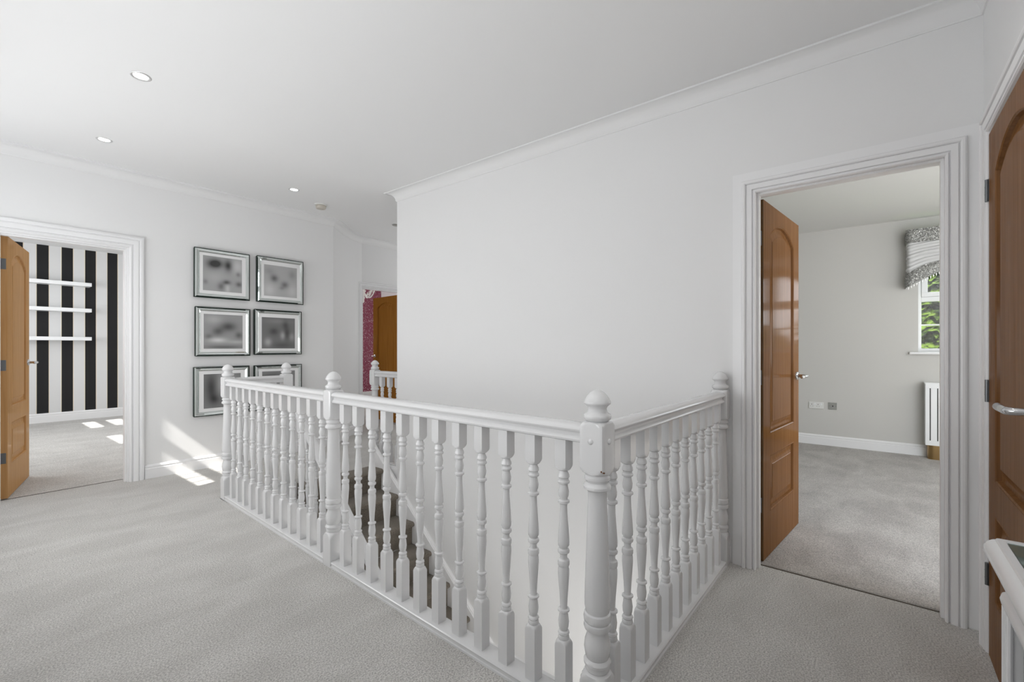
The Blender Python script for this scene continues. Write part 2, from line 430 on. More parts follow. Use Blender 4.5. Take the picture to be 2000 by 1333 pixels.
# skirting -----------------------------------------------------------
SK = [(0, 0), (.016, 0), (.016, .085), (.011, .090), (.011, .098), (.014, .103), (.010, .112), (.005, .120), (0, .122)]
def skirt(path, side, label, z=0, prof=SK, n='skirting'):
    mm = M(); mm.sweep(path, [(side * a, b) for a, b in prof], lambda x, y, b: (x, y, z + b))
    o = struct('baseboard_' + n, mm, TRIM, label, smooth=30); return o
skirt([(1.127, YL), (2.93, YL)] + arc[1:] , -1, 'moulded white skirting under the pictures', n='left')
skirt([(XWEST, YL), (.145, YL)], -1, 'short moulded skirting left of the striped room door', n='left_end')
skirt([(XW, .88), (XW, .618)], -1, 'short moulded skirting between newel post and bedroom architrave', n='right')
skirt([(XWEST, 10.09), (2.62, 10.09)], -1, 'deep white skirting under the striped wallpaper', prof=[(a, b * 1.2) for a, b in SK], n='striped_room')
skirt([(6.595, 3.4), (6.595, -2.5)], -1, 'white bedroom skirting below the window wall', n='bedroom')
skirt([(3.0, 9.2), (6.53, 9.2)], -1, 'white skirting under the pink wallpaper', prof=[(a, b * 1.25) for a, b in SK], n='pink_room')
skirt([(XW + .0, 3.53), (5.99, 3.53)], 1, 'white skirting on the back landing', n='end')
skirt([(4.48, YD), (5.99, YD)], -1, 'white skirting right of the pink room door', n='far')

# architraves --------------------------------------------------------
AR = [(0, 0), (0, .013), (.004, .018), (.010, .018), (.0115, .008), (.0165, .008), (.018, .020), (.040, .024), (.0415, .016), (.0455, .016), (.047, .027), (.052, .030), (.060, .029), (.066, .023), (.068, .014), (.068, 0)]
def architrave(fm, s0, s1, top, label, w=1.0, flat=0, legs=(1, 1)):
    """fm(s, z, b) -> xyz ; opening s0..s1 up to top"""
    path = ([(s0, 0)] if legs[0] else []) + [(s0, top), (s1, top)] + ([(s1, 0)] if legs[1] else [])
    mm = M(); mm.sweep(path, [(a * w, b) for a, b in AR], fm)
    if flat:
        mm.sweep([(s0 - .05, 0), (s0 - .05, top + .05), (s1 + .05, top + .05), (s1 + .05, 0)], [(0, 0), (0, .010), (flat, .010), (flat, 0)], fm)
    trim(mm, TRIM, label, smooth=30)
def lining(axis, at, thick, s0, s1, top, label, stop=True):
    mm = M(); t = .022
    def bx(a, b, c, d, e0=0, e1=None):
        lo = at + (e0 if thick > 0 else -e0); hi = at + (thick if e1 is None else (e1 if thick > 0 else -e1))
        lo, hi = min(lo, hi), max(lo, hi)
        if axis == 'x': mm.box(lo, hi, a, b, c, d)
        else: mm.box(a, b, lo, hi, c, d)
    bx(s0 - .001, s0 + .012, 0, top); bx(s1 - .012, s1 + .001, 0, top); bx(s0 + .012, s1 - .012, top - .012, top)
    if stop:
        h = abs(thick) * .45
        bx(s0 + .012, s0 + .024, 0, top - .012, h * .3, h); bx(s1 - .024, s1 - .012, 0, top - .012, h * .3, h); bx(s0 + .02, s1 - .02, top - .024, top - .012, h * .3, h)
    trim(mm, TRIM, label, smooth=0, bevel=.0015)
# bedroom doorway in the long wall (path runs from high Y to low Y seen from the landing)
architrave(lambda s, z, b: (XW - b, -s, z), -.496, .228, 1.985, 'moulded white architrave around the bedroom doorway', flat=.062)
lining('x', XW, .12, -.24, .508, 2.0, 'white door lining of the bedroom doorway')
architrave(lambda s, z, b: (s, YL - b, z), .250, 1.022, 2.04, 'moulded white architrave around the striped room doorway', w=1.5)
lining('y', YL, .14, .252, 1.018, 2.035, 'white door lining of the striped room doorway')
architrave(lambda s, z, b: (-s, YR + b, z), -2.50, -1.69, 1.995, 'moulded white architrave around the closed oak door', w=1.0)
lining('y', YR, -.12, 1.70, 2.482, 1.99, 'white lining of the closed oak door', stop=False)
architrave(lambda s, z, b: (s, YD - b, z), 3.64, 4.40, 2.01, 'moulded white architrave around the pink room doorway', w=1.0)
lining('y', YD, .12, 3.64, 4.40, 2.01, 'white lining of the pink room doorway')
SEAM = mat('dark_seam', (.10, .085, .07), .7)
m = M(); m.box(2.747, 2.757, -.23, .496, 0, .003); trim(m, SEAM, 'dark metal threshold strip in the bedroom doorway', smooth=0)
m = M(); m.box(.262, 1.006, YL + .135, YL + .143, 0, .0028); trim(m, SEAM, 'dark metal threshold strip in the striped room doorway', smooth=0)

# ------------------------------------------------------------------ doors
def arch_poly(x0, x1, z0, zs, rise, n=14):
    w_ = (x1 - x0) / 2; Rr = (w_ * w_ + rise * rise) / (2 * rise); cz = zs + rise - Rr; a0 = math.asin(w_ / Rr)
    pts = [(x0, z0), (x1, z0)]
    for k in range(n + 1):
        a = a0 - 2 * a0 * k / n
        pts.append(((x0 + x1) / 2 + Rr * math.sin(a), cz + Rr * math.cos(a)))
    return pts
def inset(poly, d):
    md = offset_dirs(poly, True)
    return [(p[0] + m_.x * d, p[1] + m_.y * d) for p, m_ in zip(poly, md)]
def make_door(name, label, loc, rz, wd, mat_face, mat_edge, handle_z=1.0, hinge_side='edge', h=1.975):
    t = thing(name, label, 'door', loc, rz, kind='structure')
    T = .02; st = .12; z0 = .008
    x0, x1 = st, wd - st
    mm = M()
    mm.box(.001, st, -T, T, z0, h); mm.box(wd - st, wd, -T, T, z0, h)
    mm.box(st, wd - st, -T, T, z0, .25); mm.box(st, wd - st, -T, T, .565, .685)
    top = arch_poly(x0, x1, .685, 1.805, .085)
    tp = [(x0, h)] + [p for p in top[2:]][::-1] + [(x1, h)]
    # top rail strips so the arch stays clean
    ar = top[2:]
    for a, b in zip(ar, ar[1:]):
        mm.loops([[(a[0], -T, a[1]), (b[0], -T, b[1]), (b[0], -T, h), (a[0], -T, h)], [(a[0], T, a[1]), (b[0], T, b[1]), (b[0], T, h), (a[0], T, h)]])
    mm.build('door_frame', mat_face, t, world=False, smooth=30)
    e = M(); e.box(-.0005, .0012, -T, T, z0, h); e.build('hinge_edge', mat_edge, t, world=False, smooth=0)
    low = [(x0, .25), (x1, .25), (x1, .565), (x0, .565)]
    for poly in (top, low):
        pm = M()
        for sgn in (-1, 1):
            rg = [[(p[0], sgn * y, p[1]) for p in inset(poly, d)] for d, y in ((-.0, .004), (.0, .0195), (.004, .0215), (.009, .018), (.013, .006), (.026, .0045), (.030, .0045), (.060, .0150), (.062, .0170))]
            pm.loops(rg, cap0=False)
        pm.build('door_panel', mat_face, t, world=False, smooth=25)
    for sgn in (-1, 1):
        hm = M(); hx = wd - .06
        hm.lathe([(0, .001), (0, .026), (.008, .026), (.011, .023), (.011, .001)], 24, axis='y', mx=Matrix.Diagonal((1, sgn, 1, 1)).to_3x3(), c=(hx, sgn * T, handle_z))
        dh = hm.build('door_handle', CHROME, t, world=False, smooth=50); tag(dh, 'round chrome rose with lever'); hm = M()
        hm.tube([(hx, sgn * (T + .008), handle_z), (hx, sgn * (T + .048), handle_z), (hx - .006, sgn * (T + .056), handle_z), (hx - .018, sgn * (T + .060), handle_z)], [.0105, .0105, .0105, .0105], 12)
        hm.tube([(hx - .010, sgn * (T + .060), handle_z), (hx - .05, sgn * (T + .060), handle_z), (hx - .125, sgn * (T + .060), handle_z), (hx - .130, sgn * (T + .060), handle_z)], [.0105, .011, .011, .006], 12)
        hm.build('lever', CHROME, dh, world=False, smooth=50)
    for z in (.31, 1.005, 1.765):
        hg = M()
        if hinge_side == 'edge':
            hg.box(-.003, .0, -.012, T, z - .04, z + .04)
            hg.lathe([(z - .04, .0055), (z + .04, .0055)], 10, c=(-.004, T, 0))
        else:
            hg.lathe([(z - .042, .0065), (z + .042, .0065)], 12, c=(-.006, -T - .004, 0))
            hg.box(-.004, .006, -T - .0015, -T + .01, z - .042, z + .042)
            for q in (-.014, .014): hg.lathe([(z + q - .001, .0072), (z + q + .001, .0072)], 12, c=(-.006, -T - .004, 0))
        tag(hg.build('hinge', STEEL, t, world=False, smooth=40), 'dark steel hinge')
    return t
# local +x runs from the hinge, local -y is the face we see
make_door('door_2', 'open glossy oak door leading into the bedroom, left of the window', (2.789, .500, 0), math.atan2(-.077, .749), .755, OAK, OAK_DARK, .985)
make_door('door_1', 'open pale oak door at the far left, beside the striped wallpaper', (.300, 5.225, 0), math.atan2(.762, .178), .775, OAK_PALE, OAK_PALE, 1.01).scale = (1, 1, 1.026)
make_door('door_3', 'closed oak door at the far right behind the console table', (2.474, -.352, 0), PI, .762, OAK, OAK_DARK, 1.0, 'knuckle')
make_door('door_4', 'open amber oak door of the pink room', (4.385, 5.705, 0), R(85), .755, OAK_DEEP, OAK_DEEP, 1.03)

# ------------------------------------------------------------------ balustrade
L0 = .372  # helper for the picture-derived turning profile
def yz(y): return .872 - (y - 183) * .000922
TURN = [(296,13),(303,15),(310,18),(318,19),(323,15.5),(328,15.5),(334,19.5),(340,18.5),(344,13),(352,14),(370,17.5),(385,16),(394,12.5),(398,13),(402,19),(409,19),(414,12.5),(422,11.5),(445,12.3),(480,14.5),(520,17.3),(548,18.8),(560,18.2),(568,14),(571,13.5),(574,18),(580,19.5),(586,18),(590,13),(599,11),(608,12.5),(612,18),(620,19.5),(629,19),(635,16.5),(645,18.3),(662,18.5),(700,16),(740,13.3),(778,11.3),(783,12.5),(786,19),(792,19),(797,13),(808,15),(830,17.5),(848,15.8),(860,12.5),(864,17.5),(870,19),(875,15.5),(879,17.5),(886,18.5),(891,17)]
def baluster_mesh():
    m = M(); h = .021; p = [(.872 + .012, .1, h), (yz(276), .1, h), (yz(281), .0285, h), (yz(286), .0255, h), (yz(291), .0215, h), (yz(294), .018, h)]
    p += [(yz(y), r / 1000, h) for y, r in TURN]
    p += [(yz(892), .018, h), (yz(894), .0205, h), (yz(898), .0245, h), (yz(903), .0275, h), (yz(910), .0297, h), (.026, .1, h)]
    m.lathe(p, 24)
    return m
_b = baluster_mesh().build('baluster', GLOSS, None, world=False, smooth=32)
BAL = _b.data; bpy.data.objects.remove(_b)
def place_baluster(parent, loc, rz=0):
    o = bpy.data.objects.new('baluster', BAL); COL.objects.link(o); o.parent = parent
    o.matrix_parent_inverse = Matrix.Identity(4)
    mw = Matrix.Translation(loc) @ Matrix.Rotation(rz, 4, 'Z'); o.matrix_basis = parent.matrix_basis.inverted() @ mw
    return o
RAIL = [(-.021, .872), (.021, .872), (.029, .876), (.031, .882), (.028, .888), (.023, .893), (.0225, .900), (.026, .905), (.033, .908), (.036, .914), (.034, .921), (.024, .928), (.010, .932), (-.010, .932), (-.024, .928), (-.034, .921), (-.036, .914), (-.033, .908), (-.026, .905), (-.0225, .900), (-.023, .893), (-.028, .888), (-.031, .882), (-.029, .876)]
PLINTH = [(-.040, .0), (.040, .0), (.040, .008), (.035, .010), (.034, .018), (.038, .021), (.039, .026), (.036, .030), (.026, .032), (-.026, .032), (-.036, .030), (-.039, .026), (-.038, .021), (-.034, .018), (-.035, .010), (-.040, .008)]
def run(name_label, a, b, n, group='white turned balustrades', first=None, pitch=None):
    A = Vector((*a, 0)); B = Vector((*b, 0)); d = (B - A); Ln = d.length; rz = math.atan2(d.y, d.x)
    t = thing('balustrade', name_label, 'balustrade', A, rz, group)
    path = [(.0415, 0), (Ln - (.0415 if n != 11 else .04), 0)] if n != 3 or a == PA else [(.0415, 0), (Ln, 0)]
    M().sweep(path, RAIL, lambda x, y, z: (x, y, z)).build('handrail', GLOSS, t, world=False, smooth=40)
    M().sweep(path, PLINTH, lambda x, y, z: (x, y, z)).build('base_rail', GLOSS, t, world=False, smooth=40)
    for k in range(n):
        if first is None: u = Ln * (k + 1) / (n + 1)
        else: u = first + k * .1185
        o = bpy.data.objects.new('baluster', BAL); link(o, t); o.location = (u, 0, 0)
    return t
PA, PB, PC, PD = (1.392, 3.94), (1.328, 2.30), (1.266, .674), (2.640, .662)
PE, PF = (1.862, 3.985), (2.785, 4.03)
rzl = math.atan2(PA[1] - PC[1], PA[0] - PC[0])
run('long far balustrade run nearest the pictures', PA, PB, 12)
run('long near balustrade run in the foreground, middle to front newel', PB, PC, 12)
run('short balustrade run from the front newel to the long wall', PC, (PD[0], PD[1]), 11, first=.096)
run('short low balustrade in front of the bottom row of pictures', PA, PE, 3)
run('small balustrade at the stair head, before the pink room door', PF, (2.785, 3.53), 3)

NP = [(0, .0560, .041), (.146, .0560, .041), (.156, .0520, .041), (.164, .0470, .041), (.171, .0415, .041), (.174, .036, .041),
      (.177, .034), (.181, .037), (.190, .0375), (.195, .035), (.198, .041), (.206, .042), (.212, .038), (.216, .034), (.222, .0365), (.246, .041), (.268, .0385), (.288, .032), (.302, .0305),
      (.304, .039), (.312, .042), (.322, .0405), (.325, .037), (.330, .041), (.340, .0425), (.352, .040), (.356, .036),
      (.361, .0365), (.375, .0392), (.40, .0395), (.50, .0365), (.62, .032), (.70, .0295), (.725, .0295), (.731, .033), (.736, .042), (.744, .043), (.751, .039), (.756, .034), (.761, .036), (.765, .0395), (.772, .0395), (.777, .036)]
NT = [(.780, .0360, .041), (.783, .0410, .041), (.787, .0465, .041), (.793, .0515, .041), (.800, .0545, .041), (.804, .0548, .041), (.928, .0548, .041), (.934, .052, .041), (.939, .047, .041), (.943, .036, .041)]
CP = [(.942, .032), (.946, .036), (.950, .041), (.958, .0425), (.964, .041), (.968, .034), (.972, .0305), (.980, .0285), (.988, .0305), (.993, .036), (.996, .0405), (1.0, .0415), (1.006, .0395), (1.014, .0355), (1.023, .0295), (1.031, .0215), (1.037, .012), (1.040, .001)]
def sq(prof, h=.041):
    out = []
    for p in prof: out.append((p[0], p[1], h))
    return out
_o = M().lathe(sq(NP + NT), 48).build('post', GLOSS, None, world=False, smooth=32); POST = _o.data; bpy.data.objects.remove(_o)
_o = M().lathe([(z, r) for z, r in CP], 36).build('cap', GLOSS, None, world=False, smooth=50); CAP = _o.data; bpy.data.objects.remove(_o)
_o = M().sphere((0, 0, 0), .009, (1, .55, 1), 14, 10).build('bolt', GLOSS, None, world=False, smooth=60); BOLT = _o.data; bpy.data.objects.remove(_o)
def newel(label, p, rz, bolts=(), dz=0):
    t = thing('newel_post', label, 'newel post', (p[0], p[1], 0), rz, 'white turned newel posts')
    for nm, me in (('post', POST), ('ball_cap', CAP)):
        o = bpy.data.objects.new(nm, me); link(o, t)
    for (sx, sy) in bolts:
        o = bpy.data.objects.new('bolt_cover', BOLT); link(o, t)
        o.location = (sx * .041, sy * .041, .884); o.rotation_euler = (0, 0, R(90) if sx else 0)
    return t
rn = rzl - R(90)
newel('far left newel post against the pictures, where the long balustrade ends', PA, rn, [(-1, 0)])
newel('middle newel post between the two long balustrade runs', PB, rn)
tC = newel('large front newel post closest to the viewer, with chipped paint', PC, rn, [(-1, 0), (0, -1)])
c = M()
c.sphere((-.033, -.0405, .795), .004, (1.4, .4, .5), 8, 6); c.sphere((-.039, -.036, .799), .003, (.6, .8, 1.1), 8, 6); c.sphere((-.0285, -.0405, .7935), .003, (1.3, .5, .7), 8, 6)
c.build('paint_chip', CHIP, tC, world=False, smooth=60)
newel('half-hidden newel post fixed to the long wall beside the bedroom doorway', PD, 0)
newel('newel post at the head of the stairs before the pictures', PE, 0)
newel('newel post at the stair head before the pink room doorway', PF, 0, [(-1, 0), (0, -1)])

# ------------------------------------------------------------------ stairs
st = thing('staircase', 'carpeted staircase going down beside the long white wall', 'staircase', (2.27, 3.7, 0))
GO, RI, Y0 = .23, .20, 3.70
for n in range(0, 13):
    yn = Y0 - GO * n; zn = -RI * n; pr = [(yn + (.20 if n == 0 else .262), zn + (.0005 if n == 0 else 0))]
    for k in range(9):
        a = R(90 + 200 * k / 8)
        pr.append((yn + .022 + .022 * math.cos(a), zn - .022 + .022 * math.sin(a)))
    pr += [(yn + .034, zn - .06), (yn + .036, zn - RI - .002), (yn + (.20 if n == 0 else .262), zn - RI - .002)]
    mm = M(); mm.loops([[(x, y, z) for y, z in pr] for x in (1.915, 2.655)])
    mm.build('step', CARPET2, st, smooth=40)
def slope(y, off): return -(RI / GO) * (Y0 - y) + off
# wall string with moulded top
for (xa, xb, off, yy0, yy1, nm) in ((2.653, 2.682, .062, 3.93, .75, 'wall_string'),):
    mm = M(); pr = [(xa, -.36), (xa, off - .02), (xa + .006, off - .012), (xa + .004, off - .004), (xa + .012, off + .004), (xb, off + .006), (xb, -.36)]
    mm.loops([[(x, y, slope(y, z)) for x, z in pr] for y in (yy0, yy1)])
    mm.build(nm, TRIM, st, smooth=30)
def rl(y): return .625 - .93 * (3.749 - y)
mm = M(); mm.loops([[(x, y, max(-2.58, rl(y) - .93 + z)) for x, z in ((1.835, -.32), (1.835, .02), (1.845, .03), (1.885, .03), (1.895, .02), (1.915, .02), (1.915, -.32))] for y in (3.945, .75)])
mm.build('outer_string', TRIM, st, smooth=30)
mm = M(); mm.loops([[(1.865 + u, y, rl(y) - .93 + z) for u, z in RAIL] for y in (3.945, .8)])
sb = thing('balustrade', 'sloping stair balustrade descending from the stair head newel', 'balustrade', (1.865, 3.945, 0), 0, 'white turned balustrades')
mm.build('handrail', GLOSS, sb, smooth=40)
for k in range(14):
    y = 3.87 - k * .125 * 1.0
    o = bpy.data.objects.new('baluster', BAL); link(o, sb); o.location = Vector((1.865, y, rl(y) - .93)) - sb.location
# apron fascia below the landing edges
m = M(); m.box(1.346, 1.361, .70, 3.97, -.26, 0); m.box(1.36, 2.68, .696, .70, -.26, 0); m.box(1.362, 1.93, 3.945, 3.96, -.26, 0); m.box(2.705, 2.745, 3.53, 3.99, -.6, .02)
trim(m, TRIM, 'white boards lining the edge of the stairwell opening', smooth=0)

# ------------------------------------------------------------------ pictures
def make_picture(label, x0, x1, z0, z1, art, img):
    """frame hanging on the picture wall, back against the wall"""
    cx, cz = (x0 + x1) / 2, (z0 + z1) / 2; W, Hh = (x1 - x0) / 2, (z1 - z0) / 2
    t = thing('picture', label, 'picture', (cx, YL, cz), 0, 'mirror-framed black and white pictures')
    rect = lambda w_, h_: [(-w_, -h_), (w_, -h_), (w_, h_), (-w_, h_)]
    mm = M(); mm.loops([[(x, -y, z) for x, z in rect(W - i, Hh - i)] for y, i in ((0, .004), (.026, .004), (.030, .0))], cap1=True); mm.loops([[(x, -y, z) for x, z in rect(W, Hh)] for y in (.030, .040)])
    mm.build('backing', EDGE, t, world=False, smooth=0)
    mm = M(); bw = .042
    mm.loops([[(x, -y, z) for x, z in rect(W - i, Hh - i)] for y, i in ((.0402, .006), (.045, .009), (.055, .017), (.052, .030), (.043, bw), (.041, bw))], cap0=False, cap1=False)
    mm.build('mirrored_frame', MIRROR, t, world=False, smooth=0)
    mm = M(); mm.box(-W + bw - .002, W - bw + .002, -.043, -.0402, -Hh + bw - .002, Hh - bw + .002)
    mt_ = mm.build('mount', MAT_BOARD, t, world=False, smooth=0)
    a, b_, c_, d_ = img
    mm = M(); mm.box(a, b_, -.0445, -.043, c_, d_); mm.build('photograph', art, mt_, world=False, smooth=0)
    return t
I1 = (-.175, .168, -.166, .170)
arts = [
 blurred('print_one', .36, [(.36,.20,.14,.13,-.30),(.20,.22,.15,.15,-.22),(.64,.22,.11,.17,-.30),(.88,.22,.15,.2,.16),(.90,.45,.06,.07,-.16),(.6,.72,.10,.07,-.26),(.45,.85,.09,.12,-.18),(.92,.75,.09,.08,-.20),(.62,.9,.06,.14,.14),(.06,.75,.06,.07,-.12),(.3,.6,.2,.15,.06)]),
 blurred('print_two', .42, [(.30,.42,.12,.12,-.24),(.62,.60,.12,.11,-.22),(.52,.72,.08,.06,-.10),(.15,.2,.15,.12,-.08),(.85,.25,.12,.15,-.10),(.15,.8,.18,.2,.12),(.85,.8,.15,.2,.10)]),
 blurred('print_three', .30, [(.62,.35,.22,.14,-.20),(.35,.5,.15,.12,-.16),(.12,.65,.10,.08,-.12),(.9,.6,.10,.1,-.16),(.35,.75,.22,.07,.30),(.85,.80,.25,.05,.12),(.25,.15,.2,.12,.12),(.5,.95,.5,.05,-.14)]),
 blurred('print_four', .17, [(.35,.45,.14,.12,-.09),(.70,.2,.1,.15,-.08),(.75,.5,.1,.2,-.09),(.18,.8,.10,.12,.22),(.62,.58,.07,.12,.20),(.9,.62,.08,.12,.12),(.5,.12,.4,.08,.05),(.6,.9,.3,.1,-.06)]),
 blurred('print_five', .20, [(.2,.4,.16,.4,-.14),(.3,.75,.15,.15,-.10),(.6,.3,.2,.3,.26),(.85,.7,.2,.3,-.10)]),
 blurred('print_six', .22, [(.3,.2,.4,.12,-.14),(.7,.6,.2,.3,.2),(.25,.7,.2,.2,-.10)]),
]
PX_ = [(1.494,1.984,1.648,2.124),(2.053,2.546,1.648,2.131),(1.502,1.989,1.084,1.562),(2.028,2.526,1.092,1.570),(1.490,1.981,.508,.984),(2.028,2.528,.508,.984)]
labs = ['mirror-framed blurry print, top left of the six pictures', 'mirror-framed pale blurry print, top right of the six pictures', 'mirror-framed print with a bright streak, middle left of the six', 'mirror-framed darker grey print, middle right of the six', 'mirror-framed tall dark print, bottom left behind the far newel', 'mirror-framed print, bottom right, half hidden by the stair head newel']
for i, (p, l_) in enumerate(zip(PX_, labs)):
    im = I1 if i in (0, 2, 5) else ((-.178, .170, -.172, .158) if i in (1, 3) else (-.165, .160, -.165, .165))
    make_picture(l_, *p, arts[i], im)

# ------------------------------------------------------------------ ceiling fittings
def downlight(label, x, y, lit=True):
    z = zc(y); t = thing('downlight', label, 'downlight', (x, y, z), 0, 'recessed ceiling downlights')
    M().lathe([(-.001, .040), (-.004, .044), (-.003, .046), (.0005, .047), (.0005, .036), (-.004, .036), (-.004, .040)][:4] + [(.0005, .030)], 32).build('ring', RINGM, t, world=False, smooth=40) if False else None
    mm = M(); pr = [(.0, .047), (-.004, .045), (-.005, .041), (-.002, .033), (.0, .032)]; rings = []
    for z_, r in pr: rings.append([(r * math.cos(a), r * math.sin(a), z_) for a in (2 * PI * k / 32 for k in range(32))])
    mm.loops(rings, cap0=False, cap1=False); mm.build('ring', RINGM, t, world=False, smooth=60)
    mm = M(); mm.lathe([(-.0008, .0325), (-.0015, .031), (-.0018, .001)], 32); mm.build('lamp', BULB, t, world=False, smooth=60)
    ld = bpy.data.lights.new('downlight_beam', 'SPOT'); ld.energy = 9; ld.spot_size = R(110); ld.spot_blend = 1; ld.shadow_soft_size = .03; ld.color = (1, .97, .93)
    lo = bpy.data.objects.new('downlight_beam', ld); COL.objects.link(lo); lo.location = (x, y, z - .02)
downlight('lit downlight nearest the viewer, upper left of the ceiling', .666, 3.071)
downlight('lit downlight above the striped room doorway', .730, 4.325)
downlight('small lit downlight left of the smoke alarm', 2.077, 4.290)
downlight('added unseen downlight on the left, for overhead fill', .62, 1.75)  # this and the next two: unseen, added to light carpet and rail tops
downlight('added unseen downlight above the viewer, for overhead fill', .55, .45)
downlight('added unseen downlight above the front newel post, for overhead fill', 1.95, .15)
t = thing('smoke_alarm', 'round cream smoke alarm on the ceiling above the pictures', 'smoke alarm', (2.49, 4.56, zc(4.56)))
M().lathe([(.0, .001), (0, .062), (-.010, .062), (-.014, .058), (-.014, .001)], 32).build('base', PLASTIC, t, world=False, smooth=40)
M().lathe([(-.013, .001), (-.013, .048), (-.018, .052), (-.040, .050), (-.047, .044), (-.050, .025), (-.047, .024), (-.047, .001)], 32).build('sensor_cover', CREAM, t, world=False, smooth=40)
t = thing('ceiling_vent', 'flat round grey ceiling fitting beyond the end of the long wall', 'ceiling fitting', (3.49, 4.60, zc(4.60)))
M().lathe([(.0, .001), (0, .055), (-.006, .055), (-.012, .045), (-.014, .02), (-.014, .001)], 28).build('cover', GREY, t, world=False, smooth=40)

# ------------------------------------------------------------------ striped room shelves
for z, l_ in ((2.176, 'top white floating shelf on the striped wallpaper'), (1.762, 'middle white floating shelf on the striped wallpaper'), (1.308, 'bottom white floating shelf on the striped wallpaper')):
    m = M(); m.box(.30, 1.515, 9.87, 10.089, z - .028, z + .028)
    tag(m.build('floating_shelf', UPVC, origin=(.91, 10.09, z), smooth=0, bevel=.003), l_, 'shelf', 'white floating shelves')

# ------------------------------------------------------------------ windows
def high_window(n, y0, y1, z0, z1, label):
    t = thing('window_%d' % n, label, 'window', (XWEST - .05, (y0 + y1) / 2, z0), 0, kind='structure')
    x0, x1 = XWEST - .09, XWEST - .04; fw = .03
    m = M()
    m.box(x0, x1, y0, y1, z0, z0 + fw); m.box(x0, x1, y0, y1, z1 - fw, z1); m.box(x0, x1, y0, y0 + fw, z0, z1); m.box(x0, x1, y1 - fw, y1, z0, z1)
    zt = z0 + .5 * (z1 - z0); m.box(x0, x1, y0, y1, zt - .045, zt + .045)
    for k in (1, 2, 3):
        yy = y0 + (y1 - y0) * k / 4; m.box(x0 + .015, x1 - .015, yy - .006, yy + .006, z0, z1)
    m.build('window_frame', UPVC, t, smooth=0)
    m = M(); m.box(x0 + .02, x0 + .024, y0, y1, z0, z1); m.build('pane', GLASS, t, smooth=0)
    m = M(); m.box(XWEST - .12, XWEST + .03, y0 - .03, y1 + .03, z0 - .02, z0); m.build('window_sill', TRIM, t, smooth=0, bevel=.004)
high_window(2, *SUNW[0], 'high window over the landing carpet, out of view at left')
high_window(3, *SUNW[1], 'high window in the striped room nearest its door')
high_window(4, *SUNW[2], 'high window in the striped room by the shelves wall')

t = thing('window_1', 'white casement bedroom window looking onto green conifers', 'window', (6.66, -.95, 1.12), 0, kind='structure')
X0, X1 = 6.645, 6.705; ya, yb = -1.55, -.352
m = M()
m.box(X0, X1, yb - .028, yb, 1.158, 2.32); m.box(X0, X1, ya, ya + .028, 1.158, 2.32); m.box(X0, X1, ya, yb, 1.121, 1.158); m.box(X0, X1, ya, yb, 2.32, 2.36)
for a_, b_ in ((ya + .028, -.98), (-.92, yb - .028)):
    m.box(X0 + .001, X1 - .001, a_, b_, 1.665, 1.715); m.box(X0 + .012, X1 - .012, a_, b_, 1.405, 1.420)
m.box(X0, X1, -.98, -.92, 1.158, 2.32)
m.build('window_frame', UPVC, t, smooth=0, bevel=.003)
for (a, b_) in ((-.92, yb - .028), (ya + .028, -.98)):
    m = M(); x0, x1 = X0 - .014, X1 - .01
    m.box(x0, x1, a + .001, b_ - .001, 1.716, 1.765); m.box(x0, x1, a + .001, b_ - .001, 2.27, 2.319); m.box(x0, x1, a + .001, a + .05, 1.765, 2.27); m.box(x0, x1, b_ - .05, b_ - .001, 1.765, 2.27)
    m.build('top_casement', UPVC, t, smooth=0, bevel=.003)
m = M(); m.box(6.674, 6.678, ya + .01, yb - .01, 1.13, 2.35); m.build('pane', GLASS, t, smooth=0)
m = M(); m.box(6.54, 6.65, ya - .06, yb + .075, 1.095, 1.12); m.build('window_sill', TRIM, t, smooth=0, bevel=.008)

# pelmet --------------------------------------------------------------
t = thing('window_pelmet', 'grey glitter fabric pelmet with gathered silk band and bead fringe over the bedroom window', 'pelmet', (6.50, -.95, 1.8))
yc = -.95; hw = .695
def pz(y, k):  # lower outlines rise towards the window centre
    u = 1 - min(1, abs(y - yc) / hw); u2 = min(1, u * 1.6)
    return {0: 2.42, 1: 2.275 + .03 * u, 2: 1.952 + .20 * u2 + .02 * math.sin(u * 9), 3: 1.806 + .25 * u2 ** .95}[k]
def pelmet_band(k0, k1, dx, name, mt, ruffle=0):
    path = [(6.59, yc + hw), (6.44, yc + hw), (6.425, yc + hw - .012)] + [(6.42, yc + hw - .02 - i * (2 * hw - .04) / 60) for i in range(61)] + [(6.425, yc - hw + .012), (6.44, yc - hw), (6.59, yc - hw)]
    md = offset_dirs(path, False); NV = 48 if ruffle else 4; cols = []
    for ci, (p, q) in enumerate(zip(path, md)):
        z1, z0 = pz(p[1], k0), pz(p[1], k1); colm = []
        for r in range(NV + 1):
            f = r / NV; z = z1 + (z0 - z1) * f
            bul = dx + (ruffle * math.sin(f * 52 + 3.5 * math.sin(ci * .11 + f * 3) + ci * .12) * (.55 + .45 * math.sin(f * 17 + ci * .2)) if ruffle else .006 * math.sin(f * PI))
            colm.append((p[0] + q.x * -bul * (-1), p[1] + q.y * bul, z) if False else (p[0] - q.x * bul * -1 * -1, p[1] - q.y * bul, z))
        cols.append(colm)
    back = [[(c_[0] + .012, c_[1], c_[2]) for c_ in colm[::-1]] for colm in cols]
    mm = M(); mm.loops([a + b_ for a, b_ in zip(cols, back)]); mm.build(name, mt, t, smooth=60)
pelmet_band(0, 1, .010, 'upper_band', SPARKLE)
pelmet_band(1, 2, .000, 'gathered_band', SILK, ruffle=.007)
pelmet_band(2, 3, .010, 'lower_band', SPARKLE)
mm = M()
for k in range(64):
    y = yc + hw - .01 - k * (2 * hw - .02) / 63; z = pz(y, 3)
    mm.sphere((6.418, y, z - .012), .0055, (1, 1, 1.9), 6, 4); mm.sphere((6.418, y, z - .026), .004, (1, 1, 1), 6, 4)
